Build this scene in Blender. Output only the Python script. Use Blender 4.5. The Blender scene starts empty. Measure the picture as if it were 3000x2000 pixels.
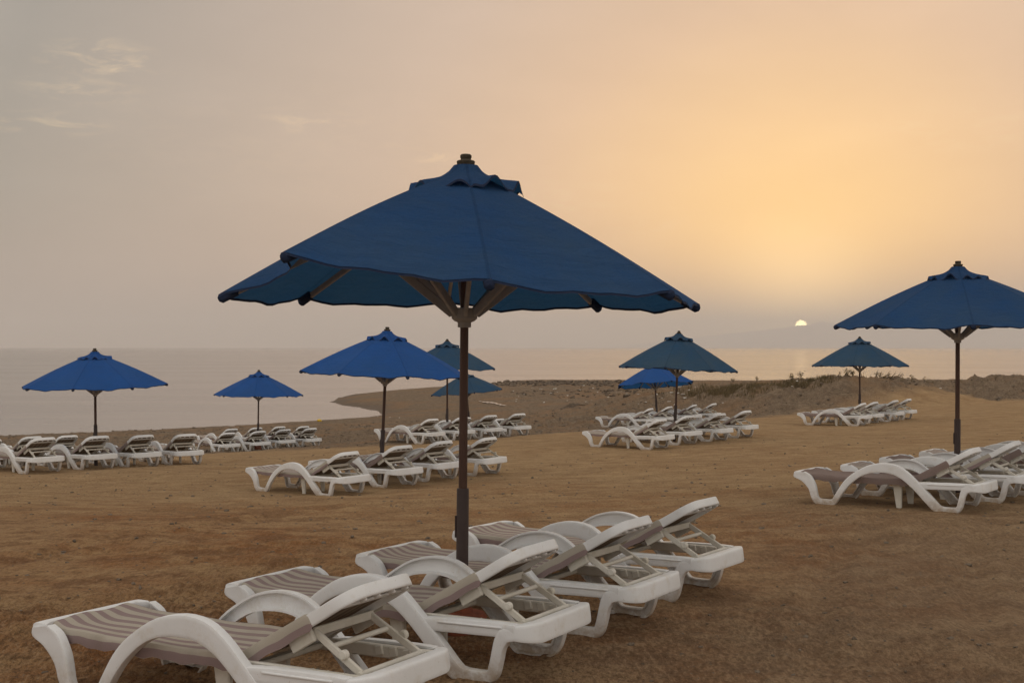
import bpy, bmesh, math, random
import numpy as np
from mathutils import Vector, Matrix
R = math.radians
scene = bpy.context.scene
COL = scene.collection

# ------------------------------------------------------------------ camera
F_PX, EYE, PITCH = 3690.0, 1.68, 17 / 3690.0          # lens in pixels of a 3000 px wide frame, eye height, tilt
cam = bpy.data.cameras.new('camera')
cam.sensor_width = 36.0
cam.lens = 36.0 * F_PX / 3000.0
cam.clip_start, cam.clip_end = 0.1, 60000.0
cam_ob = bpy.data.objects.new('camera', cam)
COL.objects.link(cam_ob)
cam_ob.location = (0, 0, EYE)
cam_ob.rotation_euler = (math.pi / 2 + PITCH, 0, 0)
scene.camera = cam_ob

# ------------------------------------------------------------------ sun and sky
SUN_AZ, SUN_EL = R(12.93), R(.97)                     # to the right of straight ahead, above the horizon
SUN = Vector((math.sin(SUN_AZ) * math.cos(SUN_EL), math.cos(SUN_AZ) * math.cos(SUN_EL), math.sin(SUN_EL)))
DISC = Vector((math.sin(SUN_AZ) * math.cos(R(.95)), math.cos(SUN_AZ) * math.cos(R(.95)), math.sin(R(.95))))
sun = bpy.data.lights.new('sun', 'SUN')
sun.energy, sun.angle, sun.color = 0.02, R(0.53), (1.0, .72, .42)
sun_ob = bpy.data.objects.new('sun', sun)
COL.objects.link(sun_ob)
sun_ob.rotation_euler = SUN.to_track_quat('Z', 'Y').to_euler()
sun_ob.location = (20, 80, 30)

world = bpy.data.worlds.new('World')
scene.world = world
world.use_nodes = True


class NT:
    """small helper to write node trees"""
    def __init__(self, tree):
        self.t = tree
        tree.nodes.clear()

    def n(self, kind, ins=None, **props):
        nd = self.t.nodes.new(kind)
        for k, v in props.items():
            setattr(nd, k, v)
        for k, v in (ins or {}).items():
            self.put(nd.inputs[k], v)
        return nd

    def put(self, sock, v):
        if hasattr(v, 'is_output') or isinstance(v, bpy.types.NodeSocket):
            self.t.links.new(v, sock)
        else:
            if sock.type == 'RGBA' and len(v) == 3:
                v = (*v, 1)
            sock.default_value = v

    def math(self, op, a, b=None, c=None, clamp=False):
        nd = self.n('ShaderNodeMath', operation=op, use_clamp=clamp)
        for i, v in enumerate((a, b, c)):
            if v is not None:
                self.put(nd.inputs[i], v)
        return nd.outputs[0]

    def vmath(self, op, a, b=None, out=0):
        nd = self.n('ShaderNodeVectorMath', operation=op)
        self.put(nd.inputs[0], a)
        if b is not None:
            self.put(nd.inputs[1], b)
        return nd.outputs[out]

    def mix(self, fac, a, b, blend='MIX'):
        nd = self.n('ShaderNodeMix', data_type='RGBA', blend_type=blend)
        self.put(nd.inputs[0], fac)
        self.put(nd.inputs[6], a)
        self.put(nd.inputs[7], b)
        return nd.outputs[2]

    def ramp(self, fac, stops, interp='LINEAR'):
        nd = self.n('ShaderNodeValToRGB')
        cr = nd.color_ramp
        cr.interpolation = interp
        while len(cr.elements) > 1:
            cr.elements.remove(cr.elements[-1])
        for i, (p, c) in enumerate(stops):
            e = cr.elements[0] if i == 0 else cr.elements.new(p)
            e.position = p
            if not hasattr(c, '__len__'):
                c = (c, c, c)
            e.color = (*c, 1)
        self.put(nd.inputs[0], fac)
        return nd.outputs[0]

    def noise(self, vec, scale, detail=4, rough=.55, out=0, dist=0):
        nd = self.n('ShaderNodeTexNoise')
        nd.inputs['Scale'].default_value = scale
        nd.inputs['Detail'].default_value = detail
        nd.inputs['Roughness'].default_value = rough
        nd.inputs['Distortion'].default_value = dist
        if vec is not None:
            self.put(nd.inputs['Vector'], vec)
        return nd.outputs[out]

    def mapr(self, v, a, b, c=0, d=1):
        nd = self.n('ShaderNodeMapRange')
        for i, q in enumerate((v, a, b, c, d)):
            self.put(nd.inputs[i], q)
        return nd.outputs[0]


def srgb(r, g, b):
    f = lambda c: (c / 255 / 12.92) if c / 255 <= .04045 else ((c / 255 + .055) / 1.055) ** 2.4
    return (f(r), f(g), f(b))


w = NT(world.node_tree)
tc = w.n('ShaderNodeTexCoord')
dirv = w.vmath('NORMALIZE', tc.outputs['Generated'])
sep = w.n('ShaderNodeSeparateXYZ', {0: dirv})
elev = w.math('ARCSINE', sep.outputs[2])
elevd = w.math('MULTIPLY', elev, 180 / math.pi)
cosang = w.vmath('DOT_PRODUCT', dirv, tuple(DISC), out=1)
ang = w.math('MULTIPLY', w.math('ARCCOSINE', w.math('MINIMUM', cosang, 1.0)), 180 / math.pi)
# veil of warm dust round the sun, greyer and cooler away from it
veil = w.ramp(w.math('DIVIDE', ang, 180.0), [
    (0.0, srgb(255, 240, 170)), (1.6 / 180, srgb(255, 228, 148)), (5 / 180, srgb(253, 216, 142)), (9 / 180, srgb(235, 200, 148)),
    (14 / 180, srgb(217, 186, 155)), (20 / 180, srgb(200, 177, 158)), (28 / 180, srgb(180, 164, 151)),
    (36 / 180, srgb(152, 146, 138)), (50 / 180, srgb(196, 186, 176)), (85 / 180, srgb(232, 224, 216)), (1.0, srgb(226, 224, 222))])
# pinkish dust low over the sea
low = w.ramp(w.math('DIVIDE', ang, 180.0), [
    (0.0, srgb(255, 214, 146)), (2.5 / 180, srgb(248, 204, 144)), (8 / 180, srgb(234, 196, 154)), (16 / 180, srgb(220, 188, 162)),
    (26 / 180, srgb(194, 170, 154)), (36 / 180, srgb(176, 158, 146)), (70 / 180, srgb(215, 200, 188)), (1.0, srgb(225, 218, 210))])
lowf = w.mapr(elevd, 0.0, 7.0, 1, 0)
lowf = w.math('POWER', lowf, 1.6)
skyc = w.mix(lowf, veil, low)
# thin cirrus: streaky noise inside a few soft patches of sky
stretch = w.vmath('MULTIPLY', dirv, (14, 14, 60))
cn = w.noise(stretch, 2.2, 7, .62, dist=.9)
cn = w.mapr(cn, .47, .70, 0, 1)
patches = None
for (px, py, rx, ry, k) in ((300, 175, 130, 45, .75), (230, 265, 130, 32, .5), (140, 365, 130, 30, .5), (920, 355, 120, 30, .55), (1280, 460, 60, 20, .6),
                            (1680, 580, 160, 45, .5), (1850, 670, 150, 30, .45), (2330, 710, 110, 16, .5), (2850, 380, 260, 60, .35), (1000, 420, 800, 180, .08)):
    d0 = Vector(((px - 1500) / F_PX, 1, (1017 - py) / F_PX)).normalized()
    dif = w.vmath('SUBTRACT', dirv, tuple(d0))
    dif = w.vmath('MULTIPLY', dif, (F_PX / rx, F_PX / rx, F_PX / ry))
    g = w.mapr(w.vmath('LENGTH', dif, out=1), 0.2, 1.5, k, 0)
    patches = g if patches is None else w.math('MAXIMUM', patches, g)
cl = w.math('MULTIPLY', patches, cn)
skyc = w.mix(w.math('MULTIPLY', cl, .85), skyc, srgb(252, 222, 178))
# broad mottling of the dust veil
mot = w.noise(w.vmath('MULTIPLY', dirv, (3, 3, 9)), 2.0, 4, .5)
skyc = w.mix(1.0, skyc, w.ramp(mot, [(.3, .95), (.7, 1.05)]), 'MULTIPLY')
disc = w.mapr(ang, .215, .275, 1, 0)
nish = w.n('ShaderNodeTexSky', sky_type='NISHITA', sun_disc=False)
nish.sun_elevation, nish.sun_rotation = SUN_EL, SUN_AZ
nish.dust_density, nish.air_density = 4.0, 1.0
bg_n = w.n('ShaderNodeBackground', {0: nish.outputs[0], 1: 0.05})
bg_v = w.n('ShaderNodeBackground', {0: skyc, 1: 1.0})
bg_d = w.n('ShaderNodeBackground', {0: (1.0, .80, .38), 1: w.math('MULTIPLY', disc, 24.0)})
s1 = w.n('ShaderNodeAddShader', {0: bg_n.outputs[0], 1: bg_v.outputs[0]})
aur = w.math('EXPONENT', w.math('MULTIPLY', w.math('POWER', w.math('DIVIDE', ang, 3.4), 2.0), -1.0))
bg_a = w.n('ShaderNodeBackground', {0: (1.0, .66, .28), 1: w.math('MULTIPLY', aur, .95)})
s1 = w.n('ShaderNodeAddShader', {0: s1.outputs[0], 1: bg_a.outputs[0]})
s2 = w.n('ShaderNodeAddShader', {0: s1.outputs[0], 1: bg_d.outputs[0]})
w.n('ShaderNodeOutputWorld', {0: s2.outputs[0]})

scene.view_settings.view_transform = 'Standard'
scene.view_settings.look = 'None'
scene.view_settings.exposure = 0.0
scene.view_settings.gamma = 1.0
scene.cycles.use_denoising = True
scene.cycles.max_bounces = 8
scene.cycles.volume_bounces = 4
scene.cycles.transparent_max_bounces = 12
rng = np.random.default_rng(7)
random.seed(7)


# ------------------------------------------------------------------ small builders
def tag(o, label=None, cat=None, group=None, kind=None):
    for k, v in (('label', label), ('category', cat), ('group', group), ('kind', kind)):
        if v:
            o[k] = v
    return o


def empty(name, loc=(0, 0, 0), rot=(0, 0, 0)):
    o = bpy.data.objects.new(name, None)
    COL.objects.link(o)
    o.location, o.rotation_euler = loc, rot
    o.empty_display_size = .2
    return o


class MB:
    """collects geometry for ONE mesh object"""
    def __init__(self):
        self.v, self.f, self.uv = [], [], None

    def loft(self, rings, closed=True, caps=True):
        b, n = len(self.v), len(rings[0])
        for r in rings:
            self.v += [tuple(p) for p in r]
        for i in range(len(rings) - 1):
            for j in range(n if closed else n - 1):
                k = (j + 1) % n
                self.f.append((b + i * n + j, b + i * n + k, b + (i + 1) * n + k, b + (i + 1) * n + j))
        if caps and closed:
            self.f.append(tuple(b + j for j in range(n))[::-1])
            self.f.append(tuple(b + (len(rings) - 1) * n + j for j in range(n)))
        return self

    def tube(self, p, q, r0, r1=None, n=12):
        p, q = Vector(p), Vector(q)
        r1 = r0 if r1 is None else r1
        d = (q - p).normalized()
        a = d.orthogonal().normalized()
        b = d.cross(a)
        rings = []
        bv = min(r0, r1) * .25
        L = (q - p).length
        bv = min(bv, L * .2)
        for t, r in ((0, r0 - bv), (bv, r0), (L - bv, r1), (L, r1 - bv)):
            rings.append([p + d * t + (a * math.cos(2 * math.pi * i / n) + b * math.sin(2 * math.pi * i / n)) * r for i in range(n)])
        return self.loft(rings)

    def lathe(self, prof, c=(0, 0, 0), n=20):
        c = Vector(c)
        return self.loft([[c + Vector((r * math.cos(2 * math.pi * i / n), r * math.sin(2 * math.pi * i / n), z)) for i in range(n)] for r, z in prof])

    def bar(self, p, q, wd, ht, up=(0, 0, 1), bev=.2, w1=None, h1=None):
        """rounded bar from p to q: width wd across, height ht along up"""
        p, q, up = Vector(p), Vector(q), Vector(up)
        d = (q - p).normalized()
        s = d.cross(up).normalized()
        u = s.cross(d)
        L = (q - p).length
        w1, h1 = w1 or wd, h1 or ht
        r = bev * min(wd, ht)

        def ring(c, a, b, rr):
            a, b = a / 2, b / 2
            pts = []
            for sx, sy in ((1, 1), (-1, 1), (-1, -1), (1, -1)):
                two = [(sx * a, sy * (b - rr)), (sx * (a - rr), sy * b)]
                if sx * sy < 0:
                    two.reverse()
                pts += two
            return [c + s * x + u * y for x, y in pts]
        rr = min(r, L * .2)
        rings = [ring(p, wd - 2 * rr, ht - 2 * rr, r * .5), ring(p + d * rr, wd, ht, r), ring(q - d * rr, w1, h1, r), ring(q, w1 - 2 * rr, h1 - 2 * rr, r * .5)]
        return self.loft(rings)

    def sheet(self, grid, uv=None):
        """grid: rows of points (open sheet)"""
        b, n = len(self.v), len(grid[0])
        for r in grid:
            self.v += [tuple(p) for p in r]
        for i in range(len(grid) - 1):
            for j in range(n - 1):
                self.f.append((b + i * n + j, b + i * n + j + 1, b + (i + 1) * n + j + 1, b + (i + 1) * n + j))
        if uv is not None:
            self.uv = (self.uv or []) + [tuple(q) for r in uv for q in r]
        return self

    def build(self, name, mat, parent=None, smooth=True, angle=40):
        me = bpy.data.meshes.new(name)
        me.from_pydata(self.v, [], self.f)
        if self.uv:
            lay = me.uv_layers.new(name='UVMap')
            idx = np.empty(len(me.loops), dtype=np.int32)
            me.loops.foreach_get('vertex_index', idx)
            lay.data.foreach_set('uv', np.array(self.uv, dtype=np.float32)[idx].ravel())
        bm = bmesh.new()
        bm.from_mesh(me)
        bmesh.ops.recalc_face_normals(bm, faces=bm.faces)
        bm.to_mesh(me)
        bm.free()
        if smooth:
            me.shade_smooth()
            me.set_sharp_from_angle(angle=R(angle))
        me.materials.append(mat)
        o = bpy.data.objects.new(name, me)
        COL.objects.link(o)
        o.parent = parent
        return o


def catmull(pts, sub):
    pts = [np.array(p, float) for p in pts]
    out = []
    for i in range(len(pts) - 1):
        p0, p1, p2, p3 = pts[max(i - 1, 0)], pts[i], pts[i + 1], pts[min(i + 2, len(pts) - 1)]
        for k in range(sub):
            t = k / sub
            out.append(.5 * ((2 * p1) + (p2 - p0) * t + (2 * p0 - 5 * p1 + 4 * p2 - p3) * t * t + (3 * p1 - p0 - 3 * p2 + p3) * t ** 3))
    out.append(pts[-1])
    return out


def copy_tree(o, parent=None):
    c = o.copy()
    COL.objects.link(c)
    if parent is not None:
        c.parent = parent
    for ch in KIDS.get(o.name, [x for x in bpy.data.objects if x.parent == o]):
        copy_tree(ch, c)
    return c


KIDS = {}


def remember(o):
    ch = [x for x in bpy.data.objects if x.parent == o]
    KIDS[o.name] = ch
    for c in ch:
        remember(c)


# ------------------------------------------------------------------ numpy noise (terrain relief)
_perm = rng.random((256, 256))


def vnoise(x, y):
    xi, yi = np.floor(x).astype(int), np.floor(y).astype(int)
    fx, fy = x - xi, y - yi
    fx, fy = fx * fx * fx * (fx * (fx * 6 - 15) + 10), fy * fy * fy * (fy * (fy * 6 - 15) + 10)
    g = lambda a, b: _perm[a & 255, b & 255]
    return ((g(xi, yi) * (1 - fx) + g(xi + 1, yi) * fx) * (1 - fy) + (g(xi, yi + 1) * (1 - fx) + g(xi + 1, yi + 1) * fx) * fy) - .5


def fbm(x, y, oct=4, gain=.5):
    s, a = 0, 1.0
    for i in range(oct):
        s = s + a * vnoise(x * 2 ** i + 17.3 * i, y * 2 ** i + 41.7 * i)
        a *= gain
    return s


# ------------------------------------------------------------------ terrain
SEA = -2.95
CTRL = np.array([
    (0, -10, .05), (-20, -10, .0), (20, -10, .1), (0, 3, 0), (-5, 5, 0), (5, 5, 0), (-1.3, 5.9, 0), (.6, 9, 0), (-12, 8, -.05), (12, 8, .05),
    (4.2, 13.7, -.03), (6.2, 15.9, 0), (-3, 13, -.12), (-9, 15, -.28), (14, 18, .02), (25, 20, .1), (-25, 15, -.7),
    (-3.1, 19.1, -.51), (-1.05, 22.4, -.54), (-9.3, 23.8, -.65), (-7.4, 27.1, -.80), (2.6, 27.8, -.53), (5, 31, -.51), (12, 27, -.28),
    (-2.7, 33.4, -.85), (-.3, 36.4, -.86), (9.4, 36.5, -.57), (11.7, 39.6, -.57), (20, 40, -.3), (3.9, 42.1, -.99), (6.5, 45.2, -.96),
    (-9.4, 39.8, -1.64), (-7.3, 43, -1.68), (-12, 28.2, -1.0), (-11, 31, -1.13), (-10.3, 44.8, -1.85), (-8.5, 49, -2.03), (-2.2, 41, -1.33), (-.5, 44, -1.42),
    (-18, 30, -1.45), (-22, 45, -2.2), (-27, 64, -2.9), (-9, 70, -2.65), (2, 60, -1.75), (12, 52, -.95), (18, 55, -.68), (28, 56, -.55), (40, 50, -.3),
    (0, 85, -2.3), (8, 78, -1.7), (10, 110, -1.9), (25, 85, -1.3), (0, 130, -2.3), (35, 110, -1.9), (60, 80, -1.5), (60, 150, -2.4), (-20, 110, -2.5),
    (-40, 30, -2.2), (60, 20, .2), (15, 150, -2.3)], float)


def tps_fit(P):
    n = len(P)
    d = np.linalg.norm(P[:, None, :2] - P[None, :, :2], axis=2)
    K = np.where(d > 0, d * d * np.log(d + 1e-12), 0) + np.eye(n) * .02
    A = np.zeros((n + 3, n + 3))
    A[:n, :n] = K
    A[:n, n] = A[n, :n] = 1
    A[:n, n + 1:] = P[:, :2]
    A[n + 1:, :n] = P[:, :2].T
    return np.linalg.solve(A, np.concatenate([P[:, 2], [0, 0, 0]]))


TPS = tps_fit(CTRL)
LANES = [(-3.4, 6.0, -1.9, 7.6, 3), (-3.0, 7.6, -.9, 9.4, 4), (-5, 10.2, 4.5, 11.4, 5), (1.6, 6.6, 3.6, 12.5, 4), (2.5, 6.4, 4.6, 12.0, 3), (-6, 14.5, 7, 17.6, 6), (-4.2, 9.0, -2.0, 15.5, 4),
         (6.5, 20, -5, 25.5, 5), (9, 22, -2, 29.5, 4)]
PADS = []                              # level places trodden under the loungers: x, y, heading, height


def tps(x, y):
    z = TPS[-3] + TPS[-2] * x + TPS[-1] * y
    for (cx, cy, _), wv in zip(CTRL, TPS[:-3]):
        d2 = (x - cx) ** 2 + (y - cy) ** 2
        z = z + wv * .5 * d2 * np.log(d2 + 1e-12)
    return z


def px_on_level(px, py, z):
    D = (EYE - z) * F_PX / (py - 1017)
    return ((px - 1500) / F_PX * D, D)


SHORE = [(-150, 50), (-60, 58)] + [px_on_level(a, b, SEA) for a, b in (
    (0, 1269), (200, 1262), (400, 1254.5), (676, 1243.8), (800, 1237), (950, 1230), (1060, 1223.5), (1112, 1217), (1119, 1211.5), (1108, 1204.5), (1080, 1198.5), (1045, 1192.7), (999, 1185),
    (970, 1177.4), (991, 1164.5), (1030, 1156), (1087, 1149), (1144, 1145), (1213, 1140), (1309, 1133), (1400, 1126))] + [(0, 172), (25, 160), (60, 170), (200, 220), (400, 250), (400, -60), (-150, -60)]
SHORE = np.array(SHORE)


def shore_dist(x, y):
    """signed distance to the waterline, positive on land"""
    d = np.full(x.shape, 1e9)
    inside = np.zeros(x.shape, bool)
    n = len(SHORE)
    for i in range(n):
        a, b = SHORE[i], SHORE[(i + 1) % n]
        ex, ey = b - a
        t = np.clip(((x - a[0]) * ex + (y - a[1]) * ey) / (ex * ex + ey * ey), 0, 1)
        d = np.minimum(d, np.hypot(x - a[0] - t * ex, y - a[1] - t * ey))
        c = (a[1] > y) != (b[1] > y)
        xs = ex * (y - a[1]) / (ey if abs(ey) > 1e-9 else 1e-9) + a[0]
        inside ^= c & (x < xs)
    return np.where(inside, d, -d)


def crest(px, py, D):
    return ((px - 1500) / F_PX * D, D, EYE - (py - 1017) / F_PX * D)


BERMS = [
    ([crest(1890, 1145, 70), crest(1960, 1138, 66), crest(2060, 1131, 63), crest(2150, 1127, 60), crest(2240, 1122, 58), crest(2330, 1115, 56), crest(2420, 1108, 54), crest(2475, 1105, 53), crest(2530, 1102.5, 53),
      crest(2560, 1108, 53), crest(2590, 1105, 53.5), crest(2625, 1111, 55), crest(2660, 1118, 58), crest(2760, 1119.5, 60), crest(2880, 1119, 62), crest(2915, 1112, 61), crest(2937, 1098, 60.5), crest(2970, 1101, 60), crest(3000, 1096, 59.5), crest(3100, 1088, 58), crest(3300, 1095, 58), crest(3700, 1100, 60)], .26),
    ([crest(1400, 1126, 150), crest(1450, 1121, 143), crest(1600, 1119, 132), crest(1700, 1119.5, 125), crest(1800, 1120, 115), crest(1900, 1119, 105), crest(2000, 1119, 98), crest(2100, 1119, 92), crest(2300, 1121, 84), crest(2600, 1121, 84)], .10),
    ([crest(1480, 1150, 104), crest(1620, 1143, 101), crest(1760, 1140, 99)], .08),
]


def smax(a, b, k):
    h = np.clip(.5 + .5 * (a - b) / k, 0, 1)
    return b * (1 - h) + a * h + k * h * (1 - h)


GREY_EDGE = np.array([(-60, 18), (-14, 24.6), (-9.6, 28.0), (-8.6, 34.5), (-6.0, 35.0), (-3.2, 32.6), (0, 34.3), (3, 39.6), (8, 45.5), (12, 48), (18, 53), (40, 57), (90, 50)])


def grey_amount(x, y):
    e = np.interp(x, GREY_EDGE[:, 0], GREY_EDGE[:, 1])
    return np.clip((y - e + 2.2 * fbm(x * .35, y * .35, 4)) / 1.6 + .5, 0, 1)


def height(x, y, relief=True, mounds=True):
    x, y = np.asarray(x, float), np.asarray(y, float)
    z = tps(x, y)
    wob = fbm(x * .5, y * .5, 4)
    for line, sl in BERMS:
        best = np.full(x.shape, -50.0)
        for a, b in zip(line[:-1], line[1:]):
            ex, ey = b[0] - a[0], b[1] - a[1]
            t = np.clip(((x - a[0]) * ex + (y - a[1]) * ey) / (ex * ex + ey * ey), 0, 1)
            d = np.hypot(x - a[0] - t * ex, y - a[1] - t * ey)
            zz = a[2] + (b[2] - a[2]) * t
            best = np.maximum(best, zz - sl * np.sqrt(d * d + .12) + sl * .3)
        z = np.where(y > 25, smax(best + np.where(sl > .2, .16, .1) * wob * np.clip((y - 40) / 10, 0, 1), z, .12), z)
    sd = shore_dist(x, y)
    beach = SEA + .10 * sd + .02 * wob
    k = .25
    z = -smax(-z, -beach, k) + 0
    calm = np.zeros(x.shape)
    if PADS:
        sw, sz = np.full(x.shape, 1e-9), np.zeros(x.shape)
        for (px_, py_, a_, pz_) in PADS:
            ca_, sa_ = math.cos(a_), math.sin(a_)
            dx_, dy_ = x - px_, y - py_
            w_ = np.exp(-(((dx_ * ca_ + dy_ * sa_) / 1.45) ** 2 + ((-dx_ * sa_ + dy_ * ca_) / .75) ** 2) ** 2)
            sw, sz, calm = sw + w_, sz + w_ * pz_, np.maximum(calm, w_)
        z = z * (1 - calm) + calm * sz / sw
    if relief:
        still = 1 - .6 * calm
        near = np.clip((26 - y) / 20, 0, 1)
        z0_ = z
        z = z + .05 * fbm(x * .45, y * .45, 3) * np.clip((sd - 1) / 8, 0, 1)
        rough = np.clip(.30 + 1.6 * fbm(x * .55 + 9, y * .4 + 3, 3) + .55 * np.exp(-(((x + 2.0) / 2.2) ** 2 + ((y - 6.6) / 1.6) ** 2)), .12, 1.2)
        cl = np.abs(fbm(x * 5.2, y * 5.2, 4, .6))
        z = z + near * rough * (.055 * cl + .030 * fbm(x * 13, y * 13, 3, .7) + .05 * np.abs(fbm(x * 2.1 + 3, y * 2.1, 3, .6)))
        for (xa, ya, xb, yb, wv_) in LANES:
            ex_, ey_ = xb - xa, yb - ya
            L_ = math.hypot(ex_, ey_)
            t_ = ((x - xa) * ex_ + (y - ya) * ey_) / (L_ * L_)
            d_ = ((x - xa) * ey_ - (y - ya) * ex_) / L_ + .18 * np.sin(t_ * wv_) + .08 * vnoise(x * 2, y * 2)
            m_ = np.exp(-(2 * (t_ - .5)) ** 8)
            z = z + m_ * (-.022 * np.exp(-(d_ / .11) ** 2) + .016 * np.exp(-((np.abs(d_) - .19) / .07) ** 2))
        z = z + np.clip((60 - y) / 40, 0, 1) * .012 * fbm(x * 3, y * 3, 3)
        z = z + grey_amount(x, y) * (.06 + .17 * np.clip((y - 46) / 6, 0, 1)) * fbm(x * 1.7, y * 1.4, 5, .68) * np.clip((sd - 2) / 26, .12, 1)
        z = z0_ + (z - z0_) * still
    return z


def hz(x, y):
    return float(height(np.array([x]), np.array([y]), relief=False)[0])


def at(px, py, lo=12, hi=170):
    """where the sight line of a pixel first meets the land"""
    D = np.concatenate([np.arange(lo, 60, .05), np.arange(60, hi, .2)])
    x = (px - 1500) / F_PX * D
    zl = EYE - (py - 1017) / F_PX * D
    g = height(x, D, relief=False)
    hit = zl < g
    if not hit.any():
        return at(px, py + .7, lo, hi)
    i = np.argmax(hit)
    return float(x[i]), float(D[i]), float(g[i])


# ------------------------------------------------------------------ materials
def mat(name):
    m = bpy.data.materials.new(name)
    m.use_nodes = True
    return m, NT(m.node_tree)


def finish(nt, shader, disp=None):
    o = nt.n('ShaderNodeOutputMaterial', {0: shader})
    return o


def sand_material():
    m, t = mat('beach sand and gravel')
    geo = t.n('ShaderNodeNewGeometry')
    P = geo.outputs['Position']
    grey = t.n('ShaderNodeAttribute', attribute_name='gravel').outputs['Fac']
    wet = t.n('ShaderNodeAttribute', attribute_name='wet').outputs['Fac']
    big = t.noise(P, .30, 5, .6)
    med = t.noise(P, 1.7, 6, .70)
    clod = t.noise(P, 9, 5, .75)
    fine = t.noise(P, 34, 4, .8)
    relief_shade = t.noise(t.vmath('MULTIPLY', P, (1, .3, 1)), 40, 3, .75)  # stretched noise: light and shade of the sand's relief, put into its colour
    grain = t.noise(P, 150, 2, .7)
    streak = t.noise(t.vmath('MULTIPLY', P, (.9, 1.25, 1)), 1.9, 8, .74)
    orange = t.mix(t.mapr(big, .42, .57), (.275, .113, .037), (.370, .222, .108))
    orange = t.mix(t.mapr(streak, .45, .62, 0, .75), orange, (0.444, 0.285, 0.141))
    orange = t.mix(t.mapr(med, .50, .60, 0, .8), orange, (0.200, 0.096, 0.041))
    orange = t.mix(t.mapr(clod, .515, .62, 0, .55), orange, (0.148, 0.073, 0.032))
    stone = t.mix(t.mapr(med, .3, .7), (0.184, 0.132, 0.086), (0.247, 0.180, 0.118))
    lump = t.noise(t.vmath('MULTIPLY', P, (1, .5, 1)), 3.4, 6, .8)
    stone = t.mix(t.mapr(lump, .49, .58, 0, .75), stone, (0.095, 0.068, 0.046))
    stone = t.mix(t.mapr(lump, .45, .37, 0, .6), stone, (0.324, 0.252, 0.172))
    stone = t.mix(t.mapr(clod, .48, .60, 0, .7), stone, (0.100, 0.072, 0.050))
    stone = t.mix(t.mapr(t.noise(P, 13, 3, .75), .57, .65, 0, .7), stone, (0.360, 0.296, 0.218))
    stone = t.mix(t.mapr(big, .48, .62, 0, .7), stone, (0.247, 0.145, 0.075))
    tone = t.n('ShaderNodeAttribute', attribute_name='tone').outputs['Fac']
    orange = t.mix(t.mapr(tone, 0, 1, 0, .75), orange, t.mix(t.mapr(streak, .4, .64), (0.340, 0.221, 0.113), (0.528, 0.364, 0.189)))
    dull = t.n('ShaderNodeAttribute', attribute_name='dull').outputs['Fac']
    orange = t.mix(t.math('MULTIPLY', dull, .65), orange, t.mix(t.mapr(streak, .4, .62), (0.200, 0.141, 0.090), (0.303, 0.222, 0.144)))
    c = t.mix(grey, orange, stone)
    clumpy = t.n('ShaderNodeAttribute', attribute_name='clumpy').outputs['Fac']
    c = t.mix(t.math('MULTIPLY', t.mapr(fine, .50, .62, .0, 1), t.mapr(clumpy, 0, 1, .34, .65)), c, (.11, .062, .033))
    c = t.mix(t.math('MULTIPLY', t.mapr(relief_shade, .52, .62, .0, 1), t.mapr(clumpy, 0, 1, .26, .55)), c, (.095, .054, .028))
    c = t.mix(t.math('MULTIPLY', t.mapr(relief_shade, .47, .38, 0, 1), t.mapr(clumpy, 0, 1, .20, .38)), c, (.50, .34, .20))
    c = t.mix(t.mapr(grain, .56, .70, 0, .35), c, (.50, .35, .21))
    speck = t.mapr(t.noise(P, 58, 2, .5), .68, .72, 0, .8)
    c = t.mix(speck, c, (.12, .105, .095))
    c = t.mix(t.math('MULTIPLY', wet, .7), c, (.085, .062, .045))
    bump_h = t.math('ADD', t.math('MULTIPLY', fine, .7), t.math('MULTIPLY', grain, .25))
    bump_h = t.math('ADD', bump_h, t.math('MULTIPLY', clod, 1.3))
    bp = t.n('ShaderNodeBump', {'Strength': 1.0, 'Distance': .035, 'Height': bump_h})
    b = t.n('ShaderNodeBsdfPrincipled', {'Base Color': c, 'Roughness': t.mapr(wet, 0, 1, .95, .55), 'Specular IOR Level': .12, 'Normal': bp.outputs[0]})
    finish(t, b.outputs[0])
    return m


def water_material():
    m, t = mat('calm sea water')
    P = t.n('ShaderNodeNewGeometry').outputs['Position']
    n1 = t.noise(t.vmath('MULTIPLY', P, (.25, .6, 1)), 1.0, 4, .55)
    n2 = t.noise(t.vmath('MULTIPLY', P, (.012, .05, 1)), 1.0, 4, .6)
    bp = t.n('ShaderNodeBump', {'Strength': .007, 'Distance': .08, 'Height': t.math('ADD', n1, t.math('MULTIPLY', n2, 6.0))})
    b = t.n('ShaderNodeBsdfPrincipled', {'Base Color': (.30, .258, .235), 'Roughness': t.mapr(n2, .3, .7, .20, .25), 'IOR': 1.36, 'Normal': bp.outputs[0]})
    finish(t, b.outputs[0])
    return m


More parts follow.
